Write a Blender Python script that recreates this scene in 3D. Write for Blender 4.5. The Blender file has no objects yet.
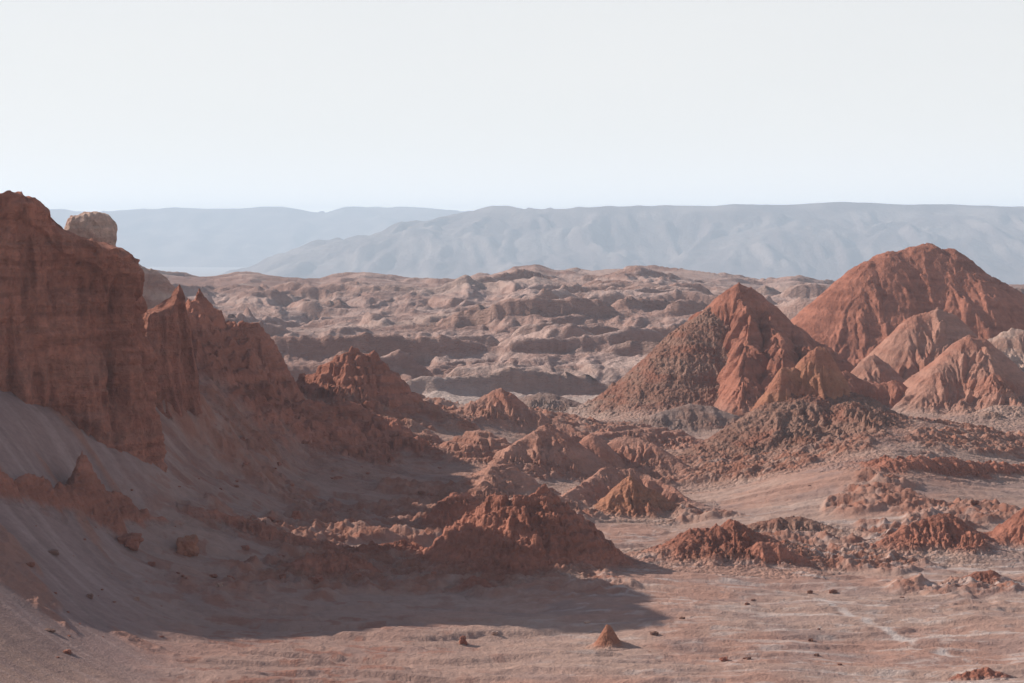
import bpy, math, time
import numpy as np
T0 = time.time()
R = math.radians
# ------------------------------------------------------------------ camera, sky, sun, exposure
W_PX, H_PX, F_PX = 1024.0, 683.0, 2000.0
HORIZON = 235.0
CAM_Z = 40.0
PITCH = math.atan((H_PX / 2 - HORIZON) / F_PX)
scn = bpy.context.scene
C = scn.collection
cam_d = bpy.data.cameras.new("camera")
cam_d.sensor_width = 36.0
cam_d.lens = F_PX / W_PX * 36.0
cam_d.clip_start = 0.5
cam_d.clip_end = 60000.0
cam = bpy.data.objects.new("camera", cam_d)
cam.location = (0, 0, CAM_Z)
cam.rotation_euler = (math.pi / 2 - PITCH, 0, 0)
C.objects.link(cam)
scn.camera = cam

SUN_EL = 29.3
SUN_FROM = (-0.927, 0.375)          # horizontal direction towards the sun (left, a little behind the rocks)
sun_d = bpy.data.lights.new("sun", 'SUN')
sun_d.energy = 5.0
sun_d.angle = R(0.6)
sun_d.color = (1.0, 0.92, 0.82)
sun = bpy.data.objects.new("sun", sun_d)
C.objects.link(sun)
from mathutils import Vector
sv = Vector((SUN_FROM[0] * math.cos(R(SUN_EL)), SUN_FROM[1] * math.cos(R(SUN_EL)), math.sin(R(SUN_EL))))
sun.rotation_euler = sv.to_track_quat('Z', 'Y').to_euler()

world = bpy.data.worlds.new("World")
scn.world = world
world.use_nodes = True
wn, wl = world.node_tree.nodes, world.node_tree.links
wn.clear()
wo = wn.new('ShaderNodeOutputWorld')
bg = wn.new('ShaderNodeBackground')
sky = wn.new('ShaderNodeTexSky')
sky.sky_type = 'NISHITA'
sky.sun_disc = False
sky.sun_elevation = R(SUN_EL)
sky.sun_rotation = math.atan2(SUN_FROM[0], SUN_FROM[1])
sky.altitude = 2300
sky.air_density = 1.0
sky.dust_density = 3.0
sky.ozone_density = 1.0
# thin high veil of cloud over the whole sky
veil = wn.new('ShaderNodeMixRGB')
veil.inputs['Fac'].default_value = 0.72
veil.inputs['Color2'].default_value = (10.0, 10.15, 10.1, 1)
tc = wn.new('ShaderNodeTexCoord')
mp = wn.new('ShaderNodeMapping')
mp.inputs['Scale'].default_value = (2.0, 2.0, 9.0)
nz = wn.new('ShaderNodeTexNoise')
nz.inputs['Scale'].default_value = 1.4
nz.inputs['Detail'].default_value = 4
vr = wn.new('ShaderNodeMapRange')
vr.inputs['To Min'].default_value = 0.90
vr.inputs['To Max'].default_value = 1.06
sep = wn.new('ShaderNodeSeparateXYZ')
el = wn.new('ShaderNodeMapRange')          # the veil is thick towards the horizon, thin overhead
el.interpolation_type = 'SMOOTHERSTEP'
el.inputs['From Min'].default_value = 0.0; el.inputs['From Max'].default_value = 0.50
el.inputs['To Min'].default_value = 0.92; el.inputs['To Max'].default_value = 0.10
vm_ = wn.new('ShaderNodeMath'); vm_.operation = 'MULTIPLY'; vm_.use_clamp = True
wl.new(tc.outputs['Generated'], mp.inputs['Vector'])
wl.new(mp.outputs['Vector'], nz.inputs['Vector'])
wl.new(nz.outputs['Fac'], vr.inputs['Value'])
wl.new(tc.outputs['Generated'], sep.inputs[0]); wl.new(sep.outputs['Z'], el.inputs['Value'])
wl.new(el.outputs[0], vm_.inputs[0]); wl.new(vr.outputs['Result'], vm_.inputs[1])
wl.new(vm_.outputs[0], veil.inputs['Fac'])
# the veil is brightest low over the desert: scale = .9 + .0004 / (z^2 + 1e-4)
z2 = wn.new('ShaderNodeMath'); z2.operation = 'MULTIPLY_ADD'; z2.inputs[2].default_value = 1e-4
wl.new(sep.outputs['Z'], z2.inputs[0]); wl.new(sep.outputs['Z'], z2.inputs[1])
zd = wn.new('ShaderNodeMath'); zd.operation = 'DIVIDE'; zd.inputs[0].default_value = .00033; wl.new(z2.outputs[0], zd.inputs[1])
hz = wn.new('ShaderNodeMath'); hz.operation = 'ADD'; hz.inputs[1].default_value = .90; wl.new(zd.outputs[0], hz.inputs[0])
vs = wn.new('ShaderNodeVectorMath'); vs.operation = 'SCALE'; vs.inputs[0].default_value = (9.75, 9.55, 9.2)
wl.new(hz.outputs[0], vs.inputs['Scale']); wl.new(vs.outputs[0], veil.inputs['Color2'])
wl.new(sky.outputs[0], veil.inputs['Color1'])
wl.new(veil.outputs[0], bg.inputs['Color'])
bg.inputs['Strength'].default_value = 0.10
wl.new(bg.outputs[0], wo.inputs['Surface'])

scn.view_settings.view_transform = 'Standard'
scn.view_settings.look = 'None'
scn.view_settings.exposure = 0.13
scn.view_settings.gamma = 1.0
scn.view_settings.use_curve_mapping = False
scn.cycles.use_denoising = True
scn.cycles.max_bounces = 6
scn.cycles.diffuse_bounces = 3
scn.cycles.volume_bounces = 1

# ------------------------------------------------------------------ picture <-> world
f4 = np.float32
cp, sp_ = math.cos(PITCH), math.sin(PITCH)
def at(px, py, D):
    """world point at depth D (metres along +Y) seen at pixel px, py"""
    u = (px - W_PX / 2) / F_PX
    v = -(py - H_PX / 2) / F_PX
    ry = cp + v * sp_
    rz = -sp_ + v * cp
    return (u / ry * D, D, CAM_Z + rz / ry * D)
def at_z(px, py, z):
    x, y, zz = at(px, py, 1.0)
    D = (CAM_Z - z) / (CAM_Z - zz)
    return at(px, py, D)

# ------------------------------------------------------------------ noise
_rng = np.random.RandomState(7)
_perm = _rng.permutation(4096).astype(np.int32)
_ga = (np.arange(4096) * 2.39996).astype(f4)
_gx, _gy = np.cos(_ga), np.sin(_ga)
_g3 = _rng.normal(size=(4096, 3)).astype(f4)
_g3 /= np.linalg.norm(_g3, axis=1)[:, None]
def _h(ix, iy, seed=0):
    return _perm[(_perm[(ix + seed * 131) & 4095] + iy) & 4095]
def perlin(x, y, seed=0):
    x = np.asarray(x, f4); y = np.asarray(y, f4)
    xf = np.floor(x); yf = np.floor(y)
    ix = xf.astype(np.int32); iy = yf.astype(np.int32)
    fx = x - xf; fy = y - yf
    u = fx * fx * fx * (fx * (fx * 6 - 15) + 10)
    v = fy * fy * fy * (fy * (fy * 6 - 15) + 10)
    def g(dx, dy):
        h = _h(ix + dx, iy + dy, seed)
        return _gx[h] * (fx - dx) + _gy[h] * (fy - dy)
    a = g(0, 0); b = g(1, 0); c = g(0, 1); d = g(1, 1)
    return (a + (b - a) * u + (c - a + (a - b - c + d) * u) * v) * 1.5
def perlin3(x, y, z, seed=0):
    x = np.asarray(x, f4); y = np.asarray(y, f4); z = np.asarray(z, f4)
    xf, yf, zf = np.floor(x), np.floor(y), np.floor(z)
    ix, iy, iz = xf.astype(np.int32), yf.astype(np.int32), zf.astype(np.int32)
    fx, fy, fz = x - xf, y - yf, z - zf
    w = lambda t: t * t * t * (t * (t * 6 - 15) + 10)
    u, v, s = w(fx), w(fy), w(fz)
    def g(dx, dy, dz):
        h = _perm[(_h(ix + dx, iy + dy, seed) + iz + dz) & 4095]
        G = _g3[h]
        return G[..., 0] * (fx - dx) + G[..., 1] * (fy - dy) + G[..., 2] * (fz - dz)
    l = lambda a, b, t: a + (b - a) * t
    return l(l(l(g(0,0,0), g(1,0,0), u), l(g(0,1,0), g(1,1,0), u), v),
             l(l(g(0,0,1), g(1,0,1), u), l(g(0,1,1), g(1,1,1), u), v), s) * 1.6
def fbm(x, y, octs=5, seed=0, gain=0.5, lac=2.03):
    a, s, f = 1.0, 0.0, 1.0
    for i in range(octs):
        s = s + a * perlin(x * f + i * 17.3, y * f - i * 9.1, seed + i)
        a *= gain; f *= lac
    return s
def ridged(x, y, octs=4, seed=0, gain=0.5):
    a, s, f = 1.0, 0.0, 1.0
    for i in range(octs):
        n = 1 - np.abs(perlin(x * f + i * 5.7, y * f + i * 3.3, seed + i)) * 1.6
        s = s + a * n * n
        a *= gain; f *= 2.07
    return s
def billow(x, y, octs=3, seed=0, gain=0.55):
    a, s, f = 1.0, 0.0, 1.0
    for i in range(octs):
        s = s + a * np.abs(perlin(x * f + i * 5.7, y * f + i * 3.3, seed + i))
        a *= gain; f *= 2.1
    return s
def gullies(x, y, sx, sy, freq, octs=4, seed=0, gain=0.55, branch=1.1):
    """run-off channels: stripes that follow the slope (sx, sy) downhill and branch"""
    m = np.sqrt(sx * sx + sy * sy) + 1e-4
    k = np.minimum(m / 0.35, 1.0) / m
    bx = -sy * k; by = sx * k           # across the slope
    hx = np.zeros_like(x); hy = np.zeros_like(x); tot = np.zeros_like(x)
    a = 1.0; F = f4(2 * math.pi * 0.8)
    cut = math.exp(-2 * 1.5)
    for o in range(octs):
        qx = x * freq; qy = y * freq
        ix = np.rint(qx).astype(np.int32); iy = np.rint(qy).astype(np.int32)
        fx = qx - ix; fy = qy - iy
        dx = bx + hy * branch; dy = by - hx * branch
        n = np.sqrt(dx * dx + dy * dy) + 1e-4
        n = np.maximum(n, 1.0)
        dx = dx / n * F; dy = dy / n * F
        S = 0; SX = 0; SY = 0; WT = 1e-5
        for i in (-1, 0, 1):
            for j in (-1, 0, 1):
                h = _h(ix + i, iy + j, seed + o * 7)
                ox = i + _gx[h] * 0.3 - fx; oy = j + _gy[h] * 0.3 - fy
                w = np.maximum(np.exp(-2 * (ox * ox + oy * oy)) - cut, 0)
                ph = -(ox * dx + oy * dy)
                S = S + np.cos(ph) * w
                sn = np.sin(ph) * w
                SX = SX - sn * dx; SY = SY - sn * dy
                WT = WT + w
        S /= WT; SX /= WT; SY /= WT
        tot = tot + a * S
        hx = hx + a * SX * 0.16; hy = hy + a * SY * 0.16
        a *= gain; freq *= 2.0
    return tot * .45 + (np.abs(tot) * 1.5 - .65) * .75
def sstep(a, b, t):
    t = np.clip((t - a) / (b - a), 0, 1)
    return t * t * (3 - 2 * t)
def mixc(a, b, t):
    return a + (np.asarray(b, f4) - a) * t[..., None]

# ------------------------------------------------------------------ albedos
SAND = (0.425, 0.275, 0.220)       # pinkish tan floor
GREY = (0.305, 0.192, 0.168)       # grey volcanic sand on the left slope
WARM = (0.405, 0.205, 0.150)
RED = (0.375, 0.150, 0.100)
DEEP = (0.265, 0.098, 0.064)
BROWN = (0.270, 0.148, 0.110)
PALE = (0.52, 0.36, 0.29)
SALT = (0.60, 0.49, 0.44)

# ------------------------------------------------------------------ valley floor: control points picked in the photo
GP = [(100,683,1.4),(230,683,.2),(400,683,0),(600,683,0),(800,683,0),(1024,683,0),(1250,683,1),(1500,683,3),
 (0,683,3.2),(0,600,6.2),(0,540,9.8),(0,505,12.2),(0,460,16),(0,405,21),(60,425,18),(120,450,14.5),(165,470,11.5),
 (100,620,2.6),(100,560,5.6),(100,500,9.8),(180,620,1),(200,560,3.6),(200,500,7),(200,440,12),(215,405,15.5),(185,390,18.5),(200,362,21),(235,374,18.5),(255,382,16.5),(340,415,10),
 (300,605,.3),(300,540,2.4),(300,480,5),(300,430,9),(300,400,12),
 (400,600,0),(400,540,1.4),(400,480,4),(400,440,6.5),(425,425,7.5),
 (500,600,0),(500,550,.4),(500,500,2),(500,460,4.5),(500,425,6),(520,412,6.2),
 (600,560,0),(600,510,.3),(600,465,2.3),(580,435,3.8),
 (560,408,0),(620,420,-.5),(450,405,0),(350,402,0),(660,425,0),
 (700,600,0),(700,540,0),(700,500,0),(700,465,.8),(680,442,.8),
 (800,600,0),(800,540,.3),(800,500,2.2),(850,480,4.4),(900,455,6),(950,470,4),(1024,500,1.5),(1024,460,3.5),(1024,560,0),(930,432,7.6),
 (1024,432,5.5),(1200,500,3),(1200,440,6),(900,600,0),(1024,620,0),(850,520,1.2),(760,480,2),
 (760,420,2),(850,415,4),(950,415,2.5),(1060,412,3)]
_gp = np.array([at_z(a, b, c) for a, b, c in GP])
_gp = np.vstack([_gp, [(-200, 300, 36), (-130, 330, 36), (-75, 330, 23), (-120, 400, 16), (-60, 420, 4), (-200, 450, 10), (-300, 500, 0), (0, 520, 0), (150, 520, 1), (300, 500, 2), (-100, 540, 0),
     (220, 400, 6), (200, 300, 6), (-70, 200, 17.5), (-100, 200, 24), (-60, 170, 8.5), (-100, 170, 15), (-50, 140, 3), (-70, 232, 24), (-110, 240, 30), (120, 180, 2), (200, 180, 8), (300, 300, 10), (-150, 180, 28), (-300, 300, 40), (-300, 180, 40)]])
def _tps(P, lam):
    n = len(P); s = 100.0
    X = P[:, :2] / s
    d = np.sqrt(((X[:, None] - X[None]) ** 2).sum(-1)) + 1e-9
    K = d * d * np.log(d) + lam * np.eye(n)
    A = np.zeros((n + 3, n + 3)); A[:n, :n] = K; A[:n, n] = 1; A[:n, n + 1:] = X; A[n, :n] = 1; A[n + 1:, :n] = X.T
    b = np.concatenate([P[:, 2], np.zeros(3)])
    return np.linalg.solve(A, b), X, s
_tw, _tX, _ts = _tps(_gp, 0.002)
# evaluate the spline once on a coarse lattice, then read it bilinearly (C1 enough after smoothing)
_bx = np.arange(-420, 421, 1.5); _by = np.arange(90, 621, 1.5)
_BX, _BY = np.meshgrid(_bx, _by)
def _eval_tps(x, y):
    r = np.full(x.shape, _tw[-3]) + _tw[-2] * x / _ts + _tw[-1] * y / _ts
    for i in range(len(_tX)):
        d2 = (x / _ts - _tX[i, 0]) ** 2 + (y / _ts - _tX[i, 1]) ** 2 + 1e-12
        r += _tw[i] * d2 * 0.5 * np.log(d2)
    return r
_BZ = _eval_tps(_BX, _BY)
def _lookup(Z, x, y):
    fx = np.clip((x + 420) / 1.5, 0, Z.shape[1] - 1.001); fy = np.clip((y - 90) / 1.5, 0, Z.shape[0] - 1.001)
    ix = fx.astype(int); iy = fy.astype(int); fx = fx - ix; fy = fy - iy
    return ((Z[iy, ix] * (1 - fx) + Z[iy, ix + 1] * fx) * (1 - fy) + (Z[iy + 1, ix] * (1 - fx) + Z[iy + 1, ix + 1] * fx) * fy).astype(f4)

def g_macro(x, y):
    z = _lookup(_BZ, x, y)
    t = sstep(560, 440, y) * sstep(420, 300, np.abs(x))
    z = z * t
    near = sstep(175, 100, y)
    z = z * (1 - near) + near * (np.clip(38 - 0.24 * y, 0, 38.0))
    return z
def smooth_mask(x, y):
    """1 on the smooth wind-blown sand of the left slope"""
    px = x / np.maximum(y, 1)
    a = sstep(-0.150, -0.205, px + 0.025 * perlin(x * .03, y * .03, 40)) * sstep(330, 255, y)
    return a
def patches(x, y):
    """where bare broken rock comes through the sand"""
    a = fbm(x * .030 + 5, y * .042, 4, 201)
    u = x / np.maximum(y, 1)
    where = sstep(.12, -.02, u) * .10 - .12 * sstep(0, .06, u) + sstep(215, 240, y) * .10 - .12 * sstep(215, 200, y)
    where = where + .07 * sstep(.055, .035, np.abs(u + .028)) * sstep(258, 272, y) * sstep(345, 325, y)
    return sstep(.20, .42, a + where) * (1 - .8 * sstep(-.19, -.23, u) )* sstep(470, 430, y) * sstep(205, 232, y + 60 * np.minimum(u - .0, 0) * -1)
def ground_h(x, y):
    z = g_macro(x, y)
    s = smooth_mask(x, y)
    rough = (1 - s)
    n = fbm(x * 0.035, y * 0.05, 3, 1) * 0.75 * rough
    # low ledges and crusts on the floor, drawn out across the valley
    wx = x + 6 * perlin(x * .02, y * .02, 3); wy = y + 4 * perlin(x * .03, y * .03, 4)
    l = perlin(wx * 0.05, wy * 0.26, 11)
    n = n + rough * ((.25 + .20 * sstep(.03, -.05, x / np.maximum(y, 1))) * sstep(0.02, 0.13, l) + 0.13 * sstep(0.0, 0.10, perlin(wx * .09, wy * .6, 12)))
    up = sstep(3.0, 9.0, z) * rough * (1 - .6 * sstep(0, .08, x / np.maximum(y, 1)))
    n = n + up * 0.9 * (ridged(x * .06, y * .10, 4, 21) - 1.0)
    n = n + rough * 0.06 * fbm(x * .5, y * .8, 3, 31) + rough * 0.025 * billow(x * 1.1, y * 1.6, 2, 35)
    n = n + rough * .09 * (ridged(x * .045 - y * .03, y * .55 + x * .06, 4, 37, .6) - .9)
    pm = patches(x, y)
    n = n + pm * (.45 + .75 * (ridged(x * .16, y * .22, 4, 211) - .9) + .5 * billow(x * .7, y * .7, 3, 215))
    n = n + rough * .05 * (ridged(x * .25, y * .6, 3, 217) - .9)
    # sand: slide streaks down the slope and half-buried ribs of rock
    dn = x * .8 - y * .6; ac = x * .6 + y * .8
    rib = sstep(.22, .42, fbm(dn * .035 + 4, ac * .13, 4, 241)) * s * sstep(172, 186, y)
    n = n + rib * (.25 + .35 * (ridged(x * .3, y * .3, 4, 243) - .9)) + s * .05 * fbm(dn * .06, ac * .7, 3, 245)
    n = n + s * (0.10 * fbm(x * .12, y * .12, 2, 33) + 0.012 * fbm(x * 1.2, y * 1.2, 2, 34))
    return (z + n).astype(f4)

def ground_col(x, y, z):
    x = x.astype(f4); y = y.astype(f4)
    c = np.empty(x.shape + (3,), f4); c[:] = SAND
    n1 = fbm(x * .03, y * .05, 4, 51)
    n2 = fbm(x * .09, y * .16, 4, 57)
    c = mixc(c, WARM, sstep(-.1, .5, n1) * .6)
    c = mixc(c, (0.30, 0.20, 0.175), sstep(.0, .55, n2) * .6)
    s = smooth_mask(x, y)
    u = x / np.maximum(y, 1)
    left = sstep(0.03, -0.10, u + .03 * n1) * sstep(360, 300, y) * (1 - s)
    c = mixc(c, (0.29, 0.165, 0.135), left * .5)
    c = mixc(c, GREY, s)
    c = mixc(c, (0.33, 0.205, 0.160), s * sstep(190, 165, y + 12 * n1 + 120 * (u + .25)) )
    dn = x * .8 - y * .6; ac = x * .6 + y * .8
    c = mixc(c, (.40, .27, .235), s * sstep(.05, .5, fbm(dn * .03, ac * .5, 4, 247)) * .6)
    c = mixc(c, (.24, .15, .13), s * sstep(.1, .5, -fbm(dn * .04, ac * .35, 4, 249)) * .6)
    rib = sstep(.22, .42, fbm(dn * .035 + 4, ac * .13, 4, 241)) * s * sstep(172, 186, y)
    c = mixc(c, (.33, .16, .115), rib * .9)
    hi = sstep(4, 11, z) * (1 - s) * sstep(-.25, .35, n2 + .3 * n1)
    c = mixc(c, (0.27, 0.135, 0.105), hi * .7)
    pm = patches(x, y)
    rk = fbm(x * .35, y * .5, 4, 231)
    c = mixc(c, (.33, .145, .098), np.clip(pm * (.75 + .8 * rk), 0, 1))
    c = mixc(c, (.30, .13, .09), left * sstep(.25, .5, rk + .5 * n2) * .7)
    # salt: thin broken veins and crust patches on the flat floor at the right
    flat = sstep(3.0, .8, z) * sstep(-0.02, 0.06, u) * sstep(330, 230, y)
    v = np.abs(fbm(x * .05 + 3, y * .12, 5, 71))
    patchy = sstep(-.05, .3, fbm(x * .04, y * .10, 3, 77))
    c = mixc(c, SALT, flat * sstep(.05, .0, v) * patchy * .5)
    v2 = fbm(x * .22, y * .75, 4, 81)
    c = mixc(c, SALT, flat * sstep(.3, .8, v2) * .45)
    v3 = fbm(x * .06 + 9, y * .45, 4, 87)
    c = mixc(c, SALT, flat * sstep(.42, .62, v3) * sstep(.06, .16, u) * .6)
    # a pale dried trickle across the floor
    ty = 212 - 2.9 * (x - 34.8) + 3 * perlin(x * .12, y * .1, 83) + 1.3 * perlin(x * .5, y * .5, 84)
    d = np.abs(y - ty) * .33
    c = mixc(c, SALT, flat * sstep(.8, .2, d) * sstep(225, 215, y) * sstep(186, 192, y) * sstep(-.25, .1, perlin(x * .3, y * .3, 85)) * .9)
    # pale far floor behind the mounds
    c = mixc(c, (.47, .36, .31), sstep(380, 430, y) * sstep(1.5, 0, z) * .8)
    return c

# ------------------------------------------------------------------ materials
def make_mat(name, bump_scale, bump_dist, grain=0.18, stretch=(1, 1, 1), strata=0.0, rough=0.95, scale2=4.0, pebbles=0.0):
    m = bpy.data.materials.new(name); m.use_nodes = True
    n, l = m.node_tree.nodes, m.node_tree.links
    b = n['Principled BSDF']; b.inputs['Roughness'].default_value = rough
    b.inputs['Specular IOR Level'].default_value = 0.15
    at_ = n.new('ShaderNodeAttribute'); at_.attribute_name = 'albedo'
    geo = n.new('ShaderNodeNewGeometry')
    mp = n.new('ShaderNodeMapping'); mp.inputs['Scale'].default_value = stretch
    l.new(geo.outputs['Position'], mp.inputs['Vector'])
    n1 = n.new('ShaderNodeTexNoise'); n1.inputs['Scale'].default_value = bump_scale; n1.inputs['Detail'].default_value = 8; n1.inputs['Roughness'].default_value = .65
    n2 = n.new('ShaderNodeTexNoise'); n2.inputs['Scale'].default_value = bump_scale * scale2; n2.inputs['Detail'].default_value = 4
    l.new(mp.outputs[0], n1.inputs['Vector']); l.new(mp.outputs[0], n2.inputs['Vector'])
    mr = n.new('ShaderNodeMapRange'); mr.inputs['From Min'].default_value = .25; mr.inputs['From Max'].default_value = .75
    mr.inputs['To Min'].default_value = 1 - grain; mr.inputs['To Max'].default_value = 1 + grain
    l.new(n1.outputs['Fac'], mr.inputs['Value'])
    vm = n.new('ShaderNodeVectorMath'); vm.operation = 'SCALE'
    l.new(at_.outputs['Color'], vm.inputs[0]); l.new(mr.outputs[0], vm.inputs['Scale'])
    last = vm.outputs[0]
    add = n.new('ShaderNodeMath'); add.operation = 'MULTIPLY_ADD'; add.inputs[1].default_value = .35
    l.new(n2.outputs['Fac'], add.inputs[0]); l.new(n1.outputs['Fac'], add.inputs[2])
    hgt = add.outputs[0]
    if strata:
        sx = n.new('ShaderNodeMapping'); sx.inputs['Scale'].default_value = (.08, .08, 1.1)
        l.new(geo.outputs['Position'], sx.inputs['Vector'])
        ns = n.new('ShaderNodeTexNoise'); ns.inputs['Scale'].default_value = 1.0; ns.inputs['Detail'].default_value = 5; ns.inputs['Roughness'].default_value = .7
        l.new(sx.outputs[0], ns.inputs['Vector'])
        ms = n.new('ShaderNodeMapRange'); ms.inputs['From Min'].default_value = .3; ms.inputs['From Max'].default_value = .7
        ms.inputs['To Min'].default_value = 1 - strata; ms.inputs['To Max'].default_value = 1 + strata
        l.new(ns.outputs['Fac'], ms.inputs['Value'])
        v2 = n.new('ShaderNodeVectorMath'); v2.operation = 'SCALE'
        l.new(last, v2.inputs[0]); l.new(ms.outputs[0], v2.inputs['Scale']); last = v2.outputs[0]
        a2 = n.new('ShaderNodeMath'); a2.operation = 'MULTIPLY_ADD'; a2.inputs[1].default_value = .7
        l.new(ns.outputs['Fac'], a2.inputs[0]); l.new(hgt, a2.inputs[2]); hgt = a2.outputs[0]
    if pebbles:
        vo = n.new('ShaderNodeTexVoronoi'); vo.inputs['Scale'].default_value = 1.5
        l.new(geo.outputs['Position'], vo.inputs['Vector'])
        a3 = n.new('ShaderNodeMath'); a3.operation = 'MULTIPLY_ADD'; a3.inputs[1].default_value = -pebbles
        l.new(vo.outputs['Distance'], a3.inputs[0]); l.new(hgt, a3.inputs[2]); hgt = a3.outputs[0]
    bp = n.new('ShaderNodeBump'); bp.inputs['Distance'].default_value = bump_dist; bp.inputs['Strength'].default_value = 1.0
    l.new(hgt, bp.inputs['Height']); l.new(bp.outputs[0], b.inputs['Normal'])
    l.new(last, b.inputs['Base Color'])
    return m
M_GROUND = make_mat("dusty_ground", 0.9, 0.22, .16, (1, 1.4, 1))
M_ROCK = make_mat("red_sandstone", 0.8, 0.5, .2, strata=.06)
M_CLIFF = make_mat("layered_cliff_rock", 1.1, 0.9, .34, (1, 1, .85), strata=.10)
M_RUBBLE = make_mat("loose_rubble", 0.9, 0.45, .22, pebbles=.8)
M_HILLS = make_mat("eroded_badlands", 0.25, 1.2, .14, (1, 1, 2.0))
M_MOUNT = make_mat("distant_mountain_rock", 0.01, 8.0, .1)
M_PLAIN = make_mat("salt_plain", 0.002, .5, .15)

# ------------------------------------------------------------------ mesh building
def mesh_obj(name, V, F, col, mat, origin=None):
    V = np.asarray(V, f4)
    if origin is None: origin = (0, 0, 0)
    V = V - np.asarray(origin, f4)
    me = bpy.data.meshes.new(name)
    me.vertices.add(len(V)); me.vertices.foreach_set('co', V.ravel())
    F = np.asarray(F, np.int32)
    me.loops.add(F.size); me.loops.foreach_set('vertex_index', F.ravel())
    me.polygons.add(len(F))
    me.polygons.foreach_set('loop_start', np.arange(0, F.size, F.shape[1], dtype=np.int32))
    me.polygons.foreach_set('loop_total', np.full(len(F), F.shape[1], np.int32))
    me.polygons.foreach_set('use_smooth', np.ones(len(F), bool))
    a = me.attributes.new('albedo', 'FLOAT_COLOR', 'POINT')
    c = np.ones((len(V), 4), f4); c[:, :3] = np.clip(np.asarray(col).reshape(-1, 3), 0.01, .9)
    a.data.foreach_set('color', c.ravel())
    me.update(calc_edges=True)
    me.materials.append(mat)
    o = bpy.data.objects.new(name, me); o.location = origin
    C.objects.link(o)
    return o
def grid_faces(nr, nc, keep=None, wrap=False):
    idx = np.arange(nr * nc, dtype=np.int32).reshape(nr, nc)
    if wrap: idx = np.concatenate([idx, idx[:, :1]], 1)
    F = np.stack([idx[:-1, :-1], idx[:-1, 1:], idx[1:, 1:], idx[1:, :-1]], -1).reshape(-1, 4)
    if keep is not None:
        k = keep.ravel()
        F = F[k[F].any(1)]
    return F
def compact(V, col, F):
    used = np.zeros(len(V), bool); used[F.ravel()] = True
    m = np.cumsum(used) - 1
    return V[used], col[used], m[F].astype(np.int32)
def tag(o, label=None, cat=None, group=None, kind=None):
    if label: o['label'] = label
    if cat: o['category'] = cat
    if group: o['group'] = group
    if kind: o['kind'] = kind
    return o

# fan-shaped lattices, finer where they are seen
def fan_u(lim_in, du_in, lim_out, du_out):
    a = np.arange(-lim_in, lim_in + 1e-9, du_in)
    b = np.arange(lim_in + du_out, lim_out, du_out)
    return np.concatenate([-b[::-1], a, b])
def fan(us, ys, apex):
    Y, U = np.meshgrid(ys, us, indexing='ij')
    X = U * (Y + apex)
    return X.astype(f4), Y.astype(f4)

# ground ------------------------------------------------------------
ys = [-80.0]
while ys[-1] < 455:
    y = ys[-1]
    ys.append(y + (5.0 if y < 120 else 2.0 if y < 160 else 0.36 if y < 300 else 0.5))
ys[-1] = 455.0
us = fan_u(.24, .00052, .62, .004)
X, Y = fan(us, np.array(ys), 50)
Z = ground_h(X, Y)
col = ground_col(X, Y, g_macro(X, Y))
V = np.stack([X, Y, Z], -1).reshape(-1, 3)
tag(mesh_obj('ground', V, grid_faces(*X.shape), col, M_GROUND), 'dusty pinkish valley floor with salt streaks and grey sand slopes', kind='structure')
print('ground', V.shape, time.time() - T0)

# badlands ------------------------------------------------------------
def interp_u(u, pts):
    xs = np.array([(p[0] - 512) / F_PX for p in pts]); v = np.array([p[1] for p in pts], float)
    return np.interp(u, xs, v).astype(f4)
SKYLINE = [(-300,292),(0,285),(120,272),(170,281),(215,284),(250,279),(280,283),(320,287),(345,282),(365,279),(400,283),(440,284),(490,281),(515,273),(535,269),(560,275),(590,275),(640,272),(680,275),(720,280),(760,286),(800,283),(830,286),(900,290),(1100,290),(1500,300)]
def hills_h(x, y):
    u = x / y
    ztop = CAM_Z - (interp_u(u, SKYLINE) - HORIZON) / F_PX * 1150.0
    t = np.clip((y - 455) / (1150 - 455), 0, 1)
    prof = np.interp(t, [0, .05, .15, .3, .5, .75, 1], [0, .16, .30, .42, .58, .78, 1.0]).astype(f4)
    z = ztop * prof
    wx = x + 45 * perlin(x * .005, y * .006, 101); wy = y + 40 * perlin(x * .005, y * .006, 102)
    M = lambda a, b: fbm(a * .0042, b * .0085, 3, 103)
    m = M(wx, wy)
    amp = sstep(455, 500, y) * (1 - .62 * sstep(950, 1120, y))
    z = z + amp * 5.5 * m
    e = 2.0
    sx = 8.0 * (M(wx + e, wy) - m) / e; sy = 8.0 * (M(wx, wy + e) - m) / e + .035
    w = z + amp * (2.3 * gullies(x, y, sx * 6, sy * 6, 1 / 75.0, 5, 110, .55) + 1.0 * fbm(x * .02, y * .024, 4, 119))
    # hard layers step the slopes into benches with gullied fronts
    def bench(w, st, lo, hi, flat):
        q = np.floor(w / st); fr = w / st - q
        return st * (q + flat * fr + (1 - flat) * sstep(lo, hi, fr))
    z2 = bench(w, 5.6, .30, .72, .35)
    z2 = .65 * z2 + .35 * bench(z2 + 1.2 * perlin(x * .02, y * .02, 121), 1.9, .3, .7, .2)
    k = sstep(462, 520, y)
    k = k * (1 - .8 * sstep(880, 1040, y))
    z = w * (1 - .6 * k) + z2 * .6 * k
    z = z + amp * (.75 * gullies(x, y, sx * 6, sy * 6 + .3, 1 / 21.0, 4, 131, .6) + .35 * fbm(x * .06, y * .08, 4, 130) + .55 * (ridged(x * .05, y * .09, 4, 137, .6) - .9))
    fall = sstep(1230, 2100, y)
    return (z * (1 - fall) - 150 * fall).astype(f4)
ys = [455.0]
while ys[-1] < 2300:
    y = ys[-1]; ys.append(y + (0.9 if y < 700 else 1.3 if y < 1000 else 1.8 if y < 1300 else 25))
us = fan_u(.27, .0006, .62, .006)
X, Y = fan(us, np.array(ys), 50)
Z = hills_h(X, Y)
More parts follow.
